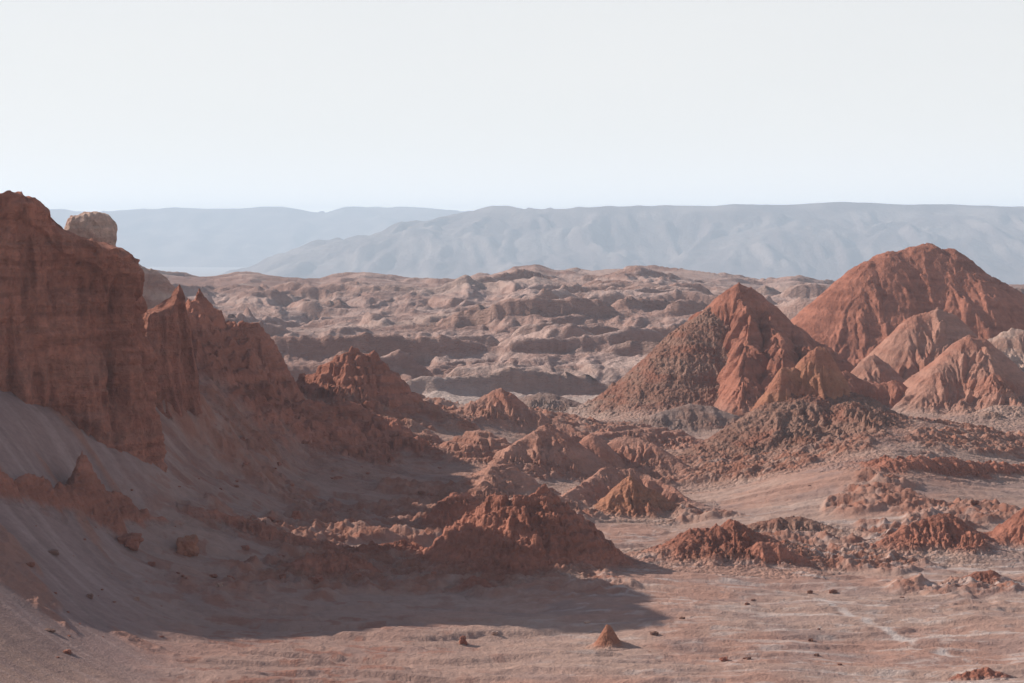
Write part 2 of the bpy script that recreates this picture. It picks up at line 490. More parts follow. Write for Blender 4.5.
Z[0] = ground_h(X[0], Y[0])
bl = sstep(455, 480, Y); Z = Z * bl + ground_h(X, Y) * (1 - bl)
gz = np.gradient(Z, axis=0) / np.gradient(Y, axis=0)
gz = np.gradient(Z, axis=0) / np.gradient(Y, axis=0)
c = np.empty(X.shape + (3,), f4); c[:] = (.46, .31, .265)
n1 = fbm(X * .008, Y * .012, 4, 141); n2 = fbm(X * .04, Y * .05, 4, 147)
c = mixc(c, (.36, .21, .17), sstep(-.25, .35, n1 + .5 * n2) * .75)
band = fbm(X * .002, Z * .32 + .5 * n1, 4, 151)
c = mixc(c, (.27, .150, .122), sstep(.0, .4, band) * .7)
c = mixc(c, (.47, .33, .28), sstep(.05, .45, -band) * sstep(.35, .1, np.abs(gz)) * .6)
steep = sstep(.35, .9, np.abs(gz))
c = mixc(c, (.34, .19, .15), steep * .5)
c = mixc(c, (.46, .33, .28), sstep(.3, .7, fbm(X * .013, Y * .02, 4, 155)) * .5)
c = mixc(c, (.47, .36, .31), sstep(520, 455, Y))
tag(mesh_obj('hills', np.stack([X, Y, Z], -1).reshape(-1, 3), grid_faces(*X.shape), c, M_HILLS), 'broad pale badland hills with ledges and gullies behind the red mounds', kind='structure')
print('hills', X.shape, time.time() - T0)

# far plain and mountains ---------------------------------------------
ysp = np.linspace(2300, 15100, 60)
X, Y = fan(np.linspace(-.62, .62, 60), ysp, 50)
Z = np.full(X.shape, -150.0) + 3 * fbm(X * .001, Y * .001, 3, 160)
Z[0] = hills_h(X[0], np.full(X[0].shape, 2300.0, f4))
c = np.empty(X.shape + (3,), f4); c[:] = (.40, .33, .30)
c = mixc(c, (.48, .42, .39), sstep(9000, 11500, Y) * sstep(13500, 12500, Y))
tag(mesh_obj('plain', np.stack([X, Y, Z], -1).reshape(-1, 3), grid_faces(*X.shape), c, M_PLAIN), 'flat pale salt plain below the distant mountains', kind='structure')

def crest_dist(X, Y, P):
    """for every lattice point: distance to the crest line, crest height there, and which side"""
    best = np.full(X.shape, 1e9, f4); zc = np.zeros(X.shape, f4)
    for a, b in zip(P[:-1], P[1:]):
        dx, dy = b[0] - a[0], b[1] - a[1]
        L = dx * dx + dy * dy + 1e-9
        t = np.clip(((X - a[0]) * dx + (Y - a[1]) * dy) / L, 0, 1)
        ex = X - a[0] - t * dx; ey = Y - a[1] - t * dy
        d = np.sqrt(ex * ex + ey * ey).astype(f4)
        yield d, (a[2] + t * (b[2] - a[2])).astype(f4), ey
def spurs_of(P, gz, sf, sb, gap, seed, reach=1.0):
    """side ridges that leave the crest line and run down to the ground"""
    rg = np.random.RandomState(seed + 11)
    L = np.r_[0, np.cumsum(np.linalg.norm(np.diff(P[:, :2], axis=0), axis=1))]
    out = []
    n = max(2, int(L[-1] / gap * 2))
    for i in range(n):
        s = L[-1] * (i + rg.uniform(.1, .9)) / n
        p = np.array([np.interp(s, L, P[:, k]) for k in range(3)]); g = np.interp(s, L, gz)
        H = p[2] - g
        if H < .8: continue
        e = min(max(s, 1e-3), L[-1] - 1e-3); j = np.searchsorted(L, e) - 1
        t = (P[j + 1] - P[j])[:2]; t = t / (np.linalg.norm(t) + 1e-9)
        front = i % 3 != 2
        nn = np.array([t[1], -t[0]]); nn = nn if (nn[1] < 0) == front else -nn
        end = (2 * s / L[-1] - 1)
        d = nn + t * (end * .9 + rg.uniform(-.45, .45)); d /= np.linalg.norm(d)
        sl = (sf if front else sb) * rg.uniform(.62, .95)
        ln = H / sl * rg.uniform(.55, 1.0) * reach
        seg = [p - [0, 0, rg.uniform(.02, .10) * H]]
        m = 4
        for k in range(1, m + 1):
            q = seg[-1].copy(); d2 = d + rg.normal(0, .22, 2); d2 /= np.linalg.norm(d2)
            q[:2] += d2 * ln / m
            gq = float(g_macro(np.array([q[0]], f4), np.array([q[1]], f4))[0])
            q[2] = min(q[2] - sl * ln / m * .6, gq + H * (1 - (k / m)) * rg.uniform(.85, 1.1))
            seg.append(q)
        out.append((seg, H))
    return out
def cone_field(X, Y, P, sf, sb, r):
    """upper envelope of cones of slope sf (towards the camera) / sb (away) hung from the crest line"""
    out = np.full(X.shape, -1e9, f4)
    for d, zc, ey in crest_dist(X, Y, P):
        k = sstep(-1, 1, ey / (d + 1e-3))
        s = sf * (1 - k) + sb * k
        h = zc - s * (np.sqrt(d * d + r * r) - r)
        out = np.maximum(out, h)
    return out

def mountains(name, crest, D, slope, base, seed, gfreq, gamp, label, spacing, depth):
    P = np.array([at(a, b, D + dd) for a, b, dd in crest])
    x0, x1 = P[:, 0].min() - 400, P[:, 0].max() + 400
    xs = np.arange(x0, x1, spacing); yy = np.arange(P[:, 1].min() - depth, P[:, 1].max() + depth * .6, spacing * 2)
    X, Y = np.meshgrid(xs, yy); X = X.astype(f4); Y = Y.astype(f4)
    wx = X + depth * .10 * fbm(X / depth * 2, Y / depth * 2, 2, seed); wy = Y + depth * .10 * fbm(X / depth * 2, Y / depth * 2, 2, seed + 5)
    Z = cone_field(wx, wy, P, slope, slope, 12)
    e = spacing
    gy, gx = np.gradient(Z, yy, xs)
    Z = Z + D / 1400.0 * fbm(X * 12 / D, Y * 12 / D, 4, seed + 31)
    k = sstep(5, 110, (P[:, 2].max() - Z)) * sstep(-150, -60, Z)
    Z = Z + k * gamp * gullies(X, Y, gx * 3, gy * 3, gfreq, 4, seed + 9, .55)
    Z = np.maximum(Z, base - 10)
    c = np.empty(X.shape + (3,), f4); c[:] = (.17, .125, .12)
    c = mixc(c, (.27, .21, .19), sstep(-.2, .5, fbm(X * .004, Y * .004, 4, seed + 20)))
    F = grid_faces(*X.shape, keep=Z > base - 6)
    V, cc, F = compact(np.stack([X, Y, Z], -1).reshape(-1, 3), c.reshape(-1, 3), F)
    tag(mesh_obj(name, V, F, cc, M_MOUNT), label, kind='structure')
mountains('mountains', [(255,305,0),(300,284,0),(322,262,100),(345,243,150),(400,226,250),(440,213,300),(488,205,300),(510,206,300),(530,209,350),(600,206,350),(650,204,350),(700,205,350),(730,203,350),(800,204,350),(850,202,350),(900,204,350),(960,203,350),(1024,207,350),(1200,205,350),(1500,210,300)],
          7600, .30, -150, 200, 1 / 300.0, 20, 'long flat-topped mountain range fading blue in the haze', 11, 1100)
mountains('mountains', [(-200,215,0),(0,214,0),(60,212,0),(112,213,0),(150,209,0),(185,207,0),(215,209,0),(240,206,0),(265,206,0),(300,211,0),(332,213,0),(348,207,0),(380,207,0),(410,208,0),(430,207,0),(470,212,0),(520,214,0),(620,220,0)],
          13800, .22, -150, 230, 1 / 700.0, 28, 'palest farthest mountain range at the left under the sky', 30, 2300)
print('mountains', time.time() - T0)

# ------------------------------------------------------------------ mounds, ridges and outcrops
def paint(kind, X, Y, Z, hgt, seed, base, bands=.8):
    """albedo of a rock surface"""
    c = np.empty(X.shape + (3,), f4)
    A, B = dict(red=(RED, DEEP), warm=(WARM, RED), brown=(BROWN, DEEP), pale=(PALE, WARM), tan=(SAND, BROWN), dark=(DEEP, BROWN),
                orange=((.37, .165, .10), RED), mauve=((.29, .195, .165), BROWN))[kind]
    c[:] = A
    n = fbm(X * .09 + Z * .05, Y * .09 + Z * .12, 4, seed + 61)
    c = mixc(c, B, sstep(-.15, .5, n) * .65)
    st = fbm(X * .012, Z * .55 + X * .03, 4, seed + 65)
    c = mixc(c, np.array(A) * 1.25, sstep(.1, .5, st) * .5 * bands)
    c = mixc(c, np.array(B) * .85, sstep(.1, .5, -st) * .4 * bands)
    return c

def ray_ground(px, py):
    D = np.linspace(120, 460, 3400); p0 = np.array(at(px, py, 1.0)); zc = CAM_Z + (p0[2] - CAM_Z) * D
    g = g_macro((p0[0] * D).astype(f4), D.astype(f4))
    k = np.where(zc < g)[0]
    d = D[k[0]] if len(k) else 440.0
    return at(px, py, d)
def grow(keep, seeds):
    m = seeds & keep
    while True:
        n = m.copy()
        n[1:] |= m[:-1]; n[:-1] |= m[1:]; n[:, 1:] |= m[:, :-1]; n[:, :-1] |= m[:, 1:]
        n &= keep
        if (n == m).all(): return m
        m = n
def mound(name, cat, label, crest, kind='red', sf=.85, sb=1.0, r=.6, g=(0.25, .5), rub=0.0, rough=.25, warp=1.0, k=.8, ledge=0.0, group=None, mat=None,
          res=.8, floor=None, seed=None, spur=6.0, apron=.35, crestn=1.0, extra=()):
    """crest: (px, py, depth) of the top line as seen; the flanks fall to the ground with run-off channels"""
    if floor is None:
        P = np.array([at(*c) for c in crest])
    else:
        fl = sorted(floor) if isinstance(floor, (list, tuple)) else [(0, floor)]
        P = []
        for c in crest:
            b = float(np.interp(c[0], [q[0] for q in fl], [q[1] for q in fl]))
            x, y, z = ray_ground(c[0], max(b, c[1] + 1))
            off = 0.0
            for _ in range(12):
                p = at(c[0], c[1], y + off)
                off = max(0.0, (p[2] - z)) / sf * .92
            P.append(at(c[0], c[1], y + off + (c[2] if len(c) > 2 else 0)))
        P = np.array(P)
        ysm = P[:, 1].copy()
        for _ in range(2):
            ysm[1:-1] = .5 * ysm[1:-1] + .25 * (ysm[:-2] + ysm[2:])
        P = np.array([at(c[0], c[1], d) for c, d in zip(crest, ysm)])
    seed = seed if seed is not None else int(abs(P[0, 0] * 13 + P[0, 2] * 7)) % 900
    D = P[:, 1].mean(); step = D / F_PX * res
    gz = ground_h(P[:, 0].astype(f4), P[:, 1].astype(f4))
    hmax = max((P[:, 2] - gz).max(), .5) + 1.5
    rad = hmax / min(sf, sb) * 1.7 + 3
    radb = rad
    xs = np.arange(P[:, 0].min() - rad, P[:, 0].max() + rad, step)
    yy = np.arange(P[:, 1].min() - rad, P[:, 1].max() + radb, step * 1.3)
    X, Y = np.meshgrid(xs, yy); X = X.astype(f4); Y = Y.astype(f4)
    s1 = hmax * .9 + 1
    d0 = np.full(X.shape, 1e9, f4)
    for d_, _z, _e in crest_dist(X, Y, P): d0 = np.minimum(d0, d_)
    wk = warp * .16 * s1 * sstep(0, s1 * .8, d0)
    wx = X + wk * fbm(X / s1, Y / s1, 4, seed); wy = Y + wk * fbm(X / s1 + 7, Y / s1, 4, seed + 3)
    G = ground_h(X, Y)
    Pf = [P[0]]
    for a, b in zip(P[:-1], P[1:]):                  # small notches along the crest
        m = max(1, int(np.linalg.norm((b - a)[:2]) / max(.8, hmax * .06)))
        for q in range(1, m + 1):
            v = a + (b - a) * q / m
            if q < m: v = v + [0, 0, crestn * hmax * .035 * float(perlin(np.array([v[0] * .9]), np.array([v[1] * .9]), seed)[0])]
            Pf.append(v)
    Pf = np.array(Pf)
    f2 = 1.22 if spur else 1.0
    Zb = cone_field(wx, wy, Pf, sf * f2, sb * f2, r)
    if spur:
        for seg, H_ in spurs_of(P, gz, sf, sb, spur, seed):
            zz = cone_field(wx, wy, np.array(seg), sf * 1.45, sb * 1.45, r * .8)
            kk = .05 * H_
            hh = np.maximum(kk - np.abs(zz - Zb), 0) / kk
            Zb = np.maximum(Zb, zz) + hh * hh * kk * .25
    for line in extra:
        zz = cone_field(wx, wy, np.array([at(*q) for q in line]), sf * 1.3, sb * 1.3, r * .5)
        Zb = np.maximum(Zb, zz)
    if apron:
        dl = Zb - G
        a_ = apron * hmax
        # flanks ease out towards the foot
        xx = np.clip(dl / a_, -8, 1)
        Zb = np.where(dl < a_, G + a_ * np.exp(xx - 1) - .16 * a_ * sstep(1, -1, xx) - 1.3 * k * sstep(-.7, -3.5, xx), Zb)
    gy, gx = np.gradient(Zb, yy, xs)
    top = np.interp(X, *(lambda o: (P[o, 0], P[o, 2]))(np.argsort(P[:, 0]))).astype(f4)
    depth = np.maximum(top - Zb, 0)
    fade = sstep(0, 1, depth / (hmax * .22 + .2))
    freq, amp = g
    fd = sstep(0, max(.6, .2 * hmax), Zb - G)
    Z = Zb + fd * (0.12 + .88 * fade) * amp * gullies(X, Y, gx, gy, freq, 4, seed + 9, .52)
    if ledge:
        Zk = Z
        st = ledge
        w = Z + .3 * st * perlin(X * .15, Y * .15, seed + 12)
        q = np.floor(w / st); fr = w / st - q
        Z = Z + (st * (q + sstep(.3, .6, fr)) - w) * .6 * fd
    rough_ = rough * (.38 + .62 * fd)
    Z = Z + rough_ * (.6 * fbm(X * .35, Y * .35, 4, seed + 15) + .5 * (ridged(X * .25, Y * .25, 4, seed + 19) - .9))
    if rub:
        Z = Z + sstep(0, max(rub * 2, .15 * hmax), Zb - G) * rub * (.55 * billow(X * .8, Y * .8, 4, seed + 23, .68) - .3 + .5 * fbm(X * .25, Y * .25, 3, seed + 25))
    edge = np.minimum(np.minimum(X - xs[0], xs[-1] - X), np.minimum(Y - yy[0], yy[-1] - Y))
    Z = Z - 2.5 * k * sstep(.16 * rad, 0, edge)
    dlt = Z - G
    h = np.maximum(k - np.abs(dlt), 0) / k
    Zs = np.maximum(Z, G) + h * h * k * .25
    lift = Zs - G
    keep = lift > .03
    i = int(np.argmax(P[:, 2] - gz))
    near = (np.abs(X - P[i, 0]) < 1.5 + 3 * step) & (np.abs(Y - P[i, 1]) < 1.5 + 3 * step)
    keep = grow(keep, near)
    c = paint(kind, X, Y, Zs, hmax, seed, gz.mean())
    gc = ground_col(X, Y, g_macro(X, Y))
    t = sstep(.02, max(k * 1.1 + .1, apron * hmax * .55), lift + .35 * k * fbm(X * .4, Y * .4, 3, seed + 31))
    c = gc + (c - gc) * t[..., None]
    F = grid_faces(*X.shape, keep=keep)
    if len(F) == 0 or (P[:,2]-gz).max()<.6: print('LOW', label, np.round(P[:,2]-gz,1))
    if len(F) == 0: return None
    Zs = np.where(keep, Zs, G - .15)
    V, cc, F = compact(np.stack([X, Y, Zs], -1).reshape(-1, 3), c.reshape(-1, 3), F)
    i = int(np.argmax(P[:, 2] - gz))
    o = mesh_obj(name, V, F, cc, mat or (M_RUBBLE if rub else M_ROCK), (P[i, 0], P[i, 1], float(gz[i])))
    return tag(o, label, cat, group)

# steep-walled rocks: a closed outline swept up, weathered sideways into flutes and beds
def wall_rock(name, cat, label, outline, spine, batter=1.6, flute=(.2, 1.7), bed=.07, kind='red', step=.13, zstep=.12, seed=5, foot=1.8, topround=.8, mat=None, embed=3.0, big=1.0, rim=.0):
    """outline: closed list of (x, y, ztop); spine: list of (x, y, z) the top closes onto"""
    O = np.array(outline, float)
    n0 = len(O)
    # Catmull-Rom round the outline
    pts = []
    for i in range(n0):
        p0, p1, p2, p3 = O[i - 1], O[i], O[(i + 1) % n0], O[(i + 2) % n0]
        m = max(2, int(np.linalg.norm((p2 - p1)[:2]) / step))
        t = (np.arange(m) / m)[:, None]
        cr = .5 * (2 * p1 + (p2 - p0) * t + (2 * p0 - 5 * p1 + 4 * p2 - p3) * t ** 2 + (3 * p1 - p0 - 3 * p2 + p3) * t ** 3)
        ln = p1 + (p2 - p1) * t
        pts.append(.55 * cr + .45 * ln)
    Q = np.concatenate(pts)
    tan = np.roll(Q, -3, 0)[:, :2] - np.roll(Q, 3, 0)[:, :2]
    tan /= np.linalg.norm(tan, axis=1)[:, None] + 1e-9
    area = .5 * np.sum(Q[:, 0] * np.roll(Q[:, 1], -1) - Q[:, 1] * np.roll(Q[:, 0], -1))
    nrm = np.stack([tan[:, 1], -tan[:, 0]], 1) * (1 if area > 0 else -1)
    for _ in range(6):
        nrm = (nrm + np.roll(nrm, 2, 0) + np.roll(nrm, -2, 0)); nrm /= np.linalg.norm(nrm, axis=1)[:, None]
    zb = ground_h(Q[:, 0].astype(f4), Q[:, 1].astype(f4)) - embed
    ztop = Q[:, 2] + .5 * fbm((Q[:, 0] * .5).astype(f4), (Q[:, 1] * .5).astype(f4), 4, seed)
    H = max((ztop - zb).max(), 1)
    nv = int(H / zstep)
    v = np.linspace(0, 1, nv)[:, None]
    Zw = zb[None] + (ztop - zb)[None] * v
    off = batter * (1 - v) + foot * np.clip(1 - v * 1.35, 0, 1) ** 3 - topround * np.clip((v - .93) / .07, 0, 1) ** 2
    Xw = Q[None, :, 0] + nrm[None, :, 0] * off; Yw = Q[None, :, 1] + nrm[None, :, 1] * off
    # cap
    nc = max(6, int(4.0 / step))
    S = np.array(spine, float)
    best = np.full(len(Q), 1e9); SP = np.zeros((len(Q), 3))
    for a, b in zip(S[:-1], S[1:]):
        d = b[:2] - a[:2]; t = np.clip(((Q[:, :2] - a[:2]) @ d) / (d @ d + 1e-9), 0, 1)
        pr = a + (b - a) * t[:, None]
        dd = np.linalg.norm(Q[:, :2] - pr[:, :2], axis=1)
        m = dd < best; best[m] = dd[m]; SP[m] = pr[m]
    w = (np.linspace(0, 1, nc + 1)[1:])[:, None]
    Xc = Xw[-1][None] * (1 - w) + SP[None, :, 0] * w; Yc = Yw[-1][None] * (1 - w) + SP[None, :, 1] * w
    Zc = ztop[None] * (1 - w ** .8) + SP[None, :, 2] * w ** .8
    X = np.vstack([Xw, Xc]).astype(f4); Y = np.vstack([Yw, Yc]).astype(f4); Z = np.vstack([Zw, Zc]).astype(f4)
    wf = np.vstack([np.ones_like(v), (1 - w) ** .7]).astype(f4)
    fq, fa = flute
    zz = Z * .10
    d = fa * (np.abs(perlin3(X * fq, Y * fq, zz * fq * 2, seed)) * -1.9 + .5)
    d += fa * .5 * (np.abs(perlin3(X * fq * 2.3, Y * fq * 2.3, zz * .9, seed + 1)) * -1.9 + .5)
    d += fa * .28 * (np.abs(perlin3(X * .8, Y * .8, zz * 1.6, seed + 13)) * -2.2 + .5)
    d += bed * 1.5 * np.tanh(3 * perlin3(X * .15, Y * .15, Z * 1.5, seed + 14)) * sstep(-.1, .35, perlin3(X * .1, Y * .1, Z * .2, seed + 15))
    cap = np.vstack([ztop[None] - Zw, np.zeros_like(Zc)]).astype(f4)
    d += rim * sstep(3.4, 2.6, cap + 1.2 * perlin3(X * .2, Y * .2, Z * .2, seed + 16)) - rim * .5
    d += fa * .25 * perlin3(X * 1.6, Y * 1.6, zz * 3, seed + 2)
    lay = perlin3(X * .05, Y * .05, Z * .42, seed + 3) + .5 * perlin3(X * .1, Y * .1, Z * .95, seed + 4)
    d += 1.3 * perlin3(X * .07, Y * .07, Z * .05, seed + 11) * big
    d += bed * 3.0 * np.tanh(lay * 2.5) * (.6 + perlin3(X * .12, Y * .12, Z * .12, seed + 12))
    d += bed * 1.6 * perlin3(X * .9, Y * .9, Z * 1.8, seed + 5) + .05 * perlin3(X * 3, Y * 3, Z * 4, seed + 6)
    N = np.broadcast_to(nrm.T[:, None], (2,) + X.shape)
    c = paint(kind, X, Y, Z, H, seed, 0, .3)
    c = c * 1.3
    th = perlin3(X * .03, Y * .03, Z * 1.15, seed + 21) + .25 * perlin3(X * .4, Y * .4, Z * 1.5, seed + 22)
    c = mixc(c, np.array(WARM) * 1.15, sstep(.07, .0, np.abs(th)) * sstep(-.15, .25, perlin3(X * .15, Y * .15, Z * .15, seed + 23)) * .5)
    l2 = perlin3(X * .03, Y * .03, Z * .6, seed + 8)
    c = mixc(c, np.array(WARM) * 1.02, sstep(.12, .4, l2) * .3)
    c = mixc(c, DEEP, sstep(.15, .45, perlin3(X * .5, Y * .5, Z * .05, seed + 7)) * .45)
    c = mixc(c, DEEP, sstep(.1, .3, perlin3(X * .12, Y * .12, Z * 1.1, seed + 17)) * sstep(-.2, .3, perlin3(X * .1, Y * .1, Z * .1, seed + 18)) * .4)
    X = X + N[0] * d * wf; Y = Y + N[1] * d * wf
    Z = Z + (1 - wf) * .4 * fbm(X * .4, Y * .4, 4, seed + 8)
    nr, ncol = X.shape
    F = grid_faces(nr, ncol, wrap=True)
    if area < 0: F = F[:, ::-1]
    org = (Q[:, 0].mean(), Q[:, 1].mean(), float(zb.mean() + embed))
    o = mesh_obj(name, np.stack([X, Y, Z], -1).reshape(-1, 3), F, c, mat or M_CLIFF, org)
    return tag(o, label, cat)

# --- the left side
CL = [at(0, 192, 232), at(22, 193, 233), at(45, 202, 234), at(58, 217, 235), at(80, 236, 236.5), at(108, 249, 238), at(130, 258, 240), at(142, 272, 242)]
back = [(-46, 247, 33), (-55, 252, 36), (-68, 256, 41), (-84, 262, 43), (-102, 262, 43), (-112, 250, 42), (-108, 226, 37), (-104, 204, 32), (-97, 200, 31), (-92, 211, 34), (-87, 223, 38), (-74, 231, 42), (-67, 232, 44)]  # includes an unseen left arm, added and shaped to shadow the lower-left sand
wall_rock('sandstone_cliff', 'cliff', 'tall sheer layered red cliff filling the left edge', CL + back,
          [(-99, 204, 33), (-98, 220, 38), (-90, 245, 41), (-70, 241, 42), at(10, 199, 238), at(40, 208, 240), at(70, 236, 241), at(112, 244, 243), at(130, 256, 244)] , kind='red', seed=5, batter=1.1, foot=.9, rim=.8, bed=.11)
def fin(name, cat, label, pts, halfw, **kw):
    """thin standing wall: centre line (px, py, depth) with half width, closed into an outline"""
    P = np.array([at(*p) for p in pts]); o1 = []; o2 = []
    for i, p in enumerate(P):
        a = P[max(i - 1, 0)]; b = P[min(i + 1, len(P) - 1)]
        t = (b - a)[:2]; t = t / np.linalg.norm(t); n = np.array([t[1], -t[0]])
        hw = halfw[i]
        o1.append((p[0] + n[0] * hw, p[1] + n[1] * hw, p[2] - .4)); o2.append((p[0] - n[0] * hw, p[1] - n[1] * hw, p[2] - .4))
    return wall_rock(name, cat, label, o1 + o2[::-1], [tuple(p) for p in P], **kw)

mound('sandy_hill', 'hill', 'pale sunlit slope behind the top of the tall cliff',
      [(-60, 262, 345), (40, 262, 345), (100, 264, 345), (130, 264, 345), (150, 269, 345), (160, 278, 345), (172, 292, 345)], 'pale', sf=.9, sb=.9, r=1.5, g=(.15, .8), rough=.6, k=1, spur=12, apron=0)
fin('rock_block', 'rock block', 'pale sunlit squared block poking up behind the tall cliff', [(70, 216, 292), (85, 212, 292), (104, 213, 293), (112, 222, 294)], [2.2, 3.2, 3.2, 1.5],
    kind='pale', seed=31, big=.2, batter=.5, foot=.3, flute=(.3, .5), bed=.05, topround=.5)
fin('rock_fin', 'rock fin', 'narrow pointed fin standing just right of the tall cliff', [(146, 312, 272), (158, 306, 273), (170, 300, 274), (179, 284, 275), (187, 322, 276), (194, 366, 277), (200, 396, 277)], [1.6, 1.6, 1.4, .45, 1.0, 1.0, .8],
    kind='red', seed=37, big=.2, batter=.9, foot=1.0, flute=(.45, .55), bed=.03, topround=.3)
mound('rock_ridge', 'ridge', 'long red ridge with notched crest descending right from the pointed fin',
      [(184, 318, 296), (193, 300, 302), (199, 296, 304), (203, 305, 307), (212, 308, 311), (218, 324, 313), (226, 327, 316), (232, 340, 319), (240, 342, 323), (252, 346, 328), (262, 354, 333), (270, 370, 337), (280, 374, 341), (294, 384, 345)], 'red', sf=1.15, sb=.9, r=.6, g=(.16, 1.1), rough=1.5, k=2.0, ledge=2.0, floor=None, spur=6, crestn=3)
mound('rock_crag', 'crag', 'dark blocky crag sitting on the notched ridge', [(236, 328, 318), (243, 321, 319), (256, 323, 320), (264, 332, 322), (270, 350, 325)], 'red', sf=1.5, sb=1.6, r=.7, g=(.3, .5), rough=.5, k=.8, ledge=1.0)
mound('rock_peak', 'peak', 'sunlit angular peak at the end of the shaded left ridge',
      [(290, 386, 345), (322, 366, 344), (342, 356, 344), (352, 348, 344), (366, 352, 345), (376, 356, 345), (384, 366, 346), (390, 384, 347), (406, 398, 349), (424, 408, 350), (446, 420, 352)], 'red', sf=.95, sb=.85, r=.5, g=(.17, .7), rough=.8, k=1.6, ledge=1.8, floor=None, crestn=1.2, spur=7)
mound('rock_outcrop', 'outcrop', 'shaded rocky shoulder just below the sunlit angular peak',
      [(286, 412), (306, 400), (326, 404), (344, 400), (366, 410), (390, 420), (408, 436)], 'red', sf=.55, sb=.6, r=.5, g=(.2, .7), rough=.8, k=1, ledge=1.3, floor=[(286, 436), (340, 448), (408, 462)])
mound('rock_ridge', 'ridge', 'low jagged outcrop with a small upright spike on the shaded sand slope',
      [(-25, 478), (0, 474), (30, 478), (60, 486), (76, 478), (82, 456), (88, 474), (100, 484), (120, 492), (150, 512), (185, 526)], 'red', sf=2.0, sb=1.6, r=.25, g=(.4, .5), rough=.8, rub=.45, k=.4, ledge=.8, floor=[(0,494),(60,501),(110,514),(185,530)], spur=0, apron=.06, crestn=3)
mound('rock_ridge', 'ridge', 'serrated low red ledge crossing the shaded slope below the fin',
      [(190, 508), (215, 512), (245, 519), (275, 528), (310, 540), (335, 546), (345, 552)], 'red', sf=.9, sb=.5, r=.3, g=(.6, .6), crestn=4, spur=2.5, rough=.4, k=.5, ledge=.5, floor=[(190,520),(250,543),(345,572)])
mound('rock_outcrop', 'outcrop', 'shaded rubbly outcrop on the slope left of the front rocky mass',
      [(300, 560), (330, 553), (352, 558), (375, 574)], 'red', sf=.55, sb=.5, r=.6, g=(.3, .4), rub=.9, apron=.2, k=.6, floor=584)
mound('rock_outcrop', 'outcrop', 'rounded shaded hump between the serrated ledge and the front rocky mass',
      [(345, 552), (375, 544), (410, 543), (432, 552)], 'red', sf=.6, sb=.5, r=1.0, g=(.25, .4), rough=.5, rub=.7, apron=.2, k=.8, floor=566)

# --- the middle
mound('rock_mound', 'mound', 'big dark rocky mass in front centre with a twin-topped crest',
      [(446, 560), (458, 530), (468, 514), (482, 508), (494, 495), (500, 497), (506, 509), (516, 500), (530, 495), (544, 490), (556, 497), (566, 520), (580, 542), (598, 558)], 'red', sf=.72, sb=.8, r=.35, g=(.3, .7), rub=.5, apron=.16, spur=4.5, ledge=1.0, rough=.7, k=.6, floor=[(446,576),(520,592),(602,566)])
mound('rock_outcrop', 'outcrop', 'knobbly block jutting left of the front rocky mass', [(432, 528), (444, 500), (456, 492), (470, 494), (482, 508)], 'red', sf=.9, sb=.9, r=.5, g=(.35, .5), rough=.6, apron=.15, spur=4, k=.6, ledge=.8, floor=[(430,538),(484,530)])
mound('rock_outcrop', 'outcrop', 'small reddish hump at the foot of the front rocky mass', [(462, 586), (474, 574), (484, 578), (492, 588)], 'red', sf=.8, sb=.9, r=.3, g=(.6, .25), rub=.3, k=.3, floor=594)
mound('rock_cone', 'mound', 'sharp-edged red cone casting a shadow right of the front rocky mass', [(596, 508), (614, 490), (630, 475), (642, 484), (660, 494), (688, 510)], 'orange', sf=.7, sb=.8, r=.25, g=(.35, .6), rough=.5, apron=.25, spur=4, rub=.25, k=.5, floor=[(596,514),(630,522),(690,516)])
mound('rock_ridge', 'ridge', 'fluted red ridge just behind the sharp-edged cone', [(540, 512), (562, 498), (584, 484), (606, 467), (622, 468), (646, 474), (672, 488), (694, 506)], 'warm', sf=.75, sb=.8, r=.5, g=(.28, .7), rough=.35, k=.7, floor=[(540,522),(600,505),(694,512)])
mound('rock_mound', 'mound', 'rounded mound with a long tail, rightmost of the central cluster', [(604, 446), (620, 438), (640, 438), (656, 446), (676, 462), (690, 474)], 'warm', sf=.62, sb=.7, r=1.0, g=(.22, .7), rough=.3, k=.8, apron=.22, floor=[(604,470),(650,478),(690,480)])
mound('rock_mound', 'mound', 'egg-shaped dome in the middle of the central cluster', [(580, 448), (592, 434), (604, 446)], 'warm', sf=1.0, sb=1.0, r=1.8, g=(.25, .35), rough=.2, k=.8, apron=.22, floor=472)
mound('rock_mound', 'mound', 'fluted mound facing the sun, left of the egg-shaped dome', [(510, 448), (530, 434), (548, 425), (562, 432), (572, 446), (580, 462)], 'warm', sf=.6, sb=.8, r=.7, g=(.24, .8), rough=.35, k=.8, apron=.22, floor=[(510,478),(580,478)])
mound('rock_peak', 'peak', 'sunlit small peak farthest back in the central cluster', [(462, 408), (480, 398), (496, 389), (508, 392), (520, 404), (548, 418), (572, 428)], 'warm', sf=.62, sb=.8, r=.6, g=(.2, .8), rough=.4, k=1, floor=[(462,424),(520,436),(572,446)])
mound('rock_outcrop', 'outcrop', 'flat pale-topped slab at the edge of the ridge shadow', [(396, 444), (408, 434), (428, 431), (440, 440)], 'warm', sf=.8, sb=.7, r=.6, g=(.3, .5), rough=.3, k=.6, ledge=.8, floor=453)
mound('rock_outcrop', 'outcrop', 'stepped sunlit ledges below the small far peak', [(442, 446), (462, 434), (480, 429), (500, 438), (518, 456)], 'warm', sf=.5, sb=.6, r=.5, g=(.3, .5), rough=.35, k=.8, ledge=.9, floor=[(442,456),(480,470),(518,470)])
mound('rock_outcrop', 'outcrop', 'slanting strip of layered rock running down towards the front rocky mass', [(464, 512), (478, 492), (490, 470), (500, 458), (512, 470), (520, 480)], 'warm', sf=.6, sb=.7, r=.4, g=(.35, .5), rough=.35, k=.6, ledge=.6, floor=[(464,520),(500,500),(520,492)])
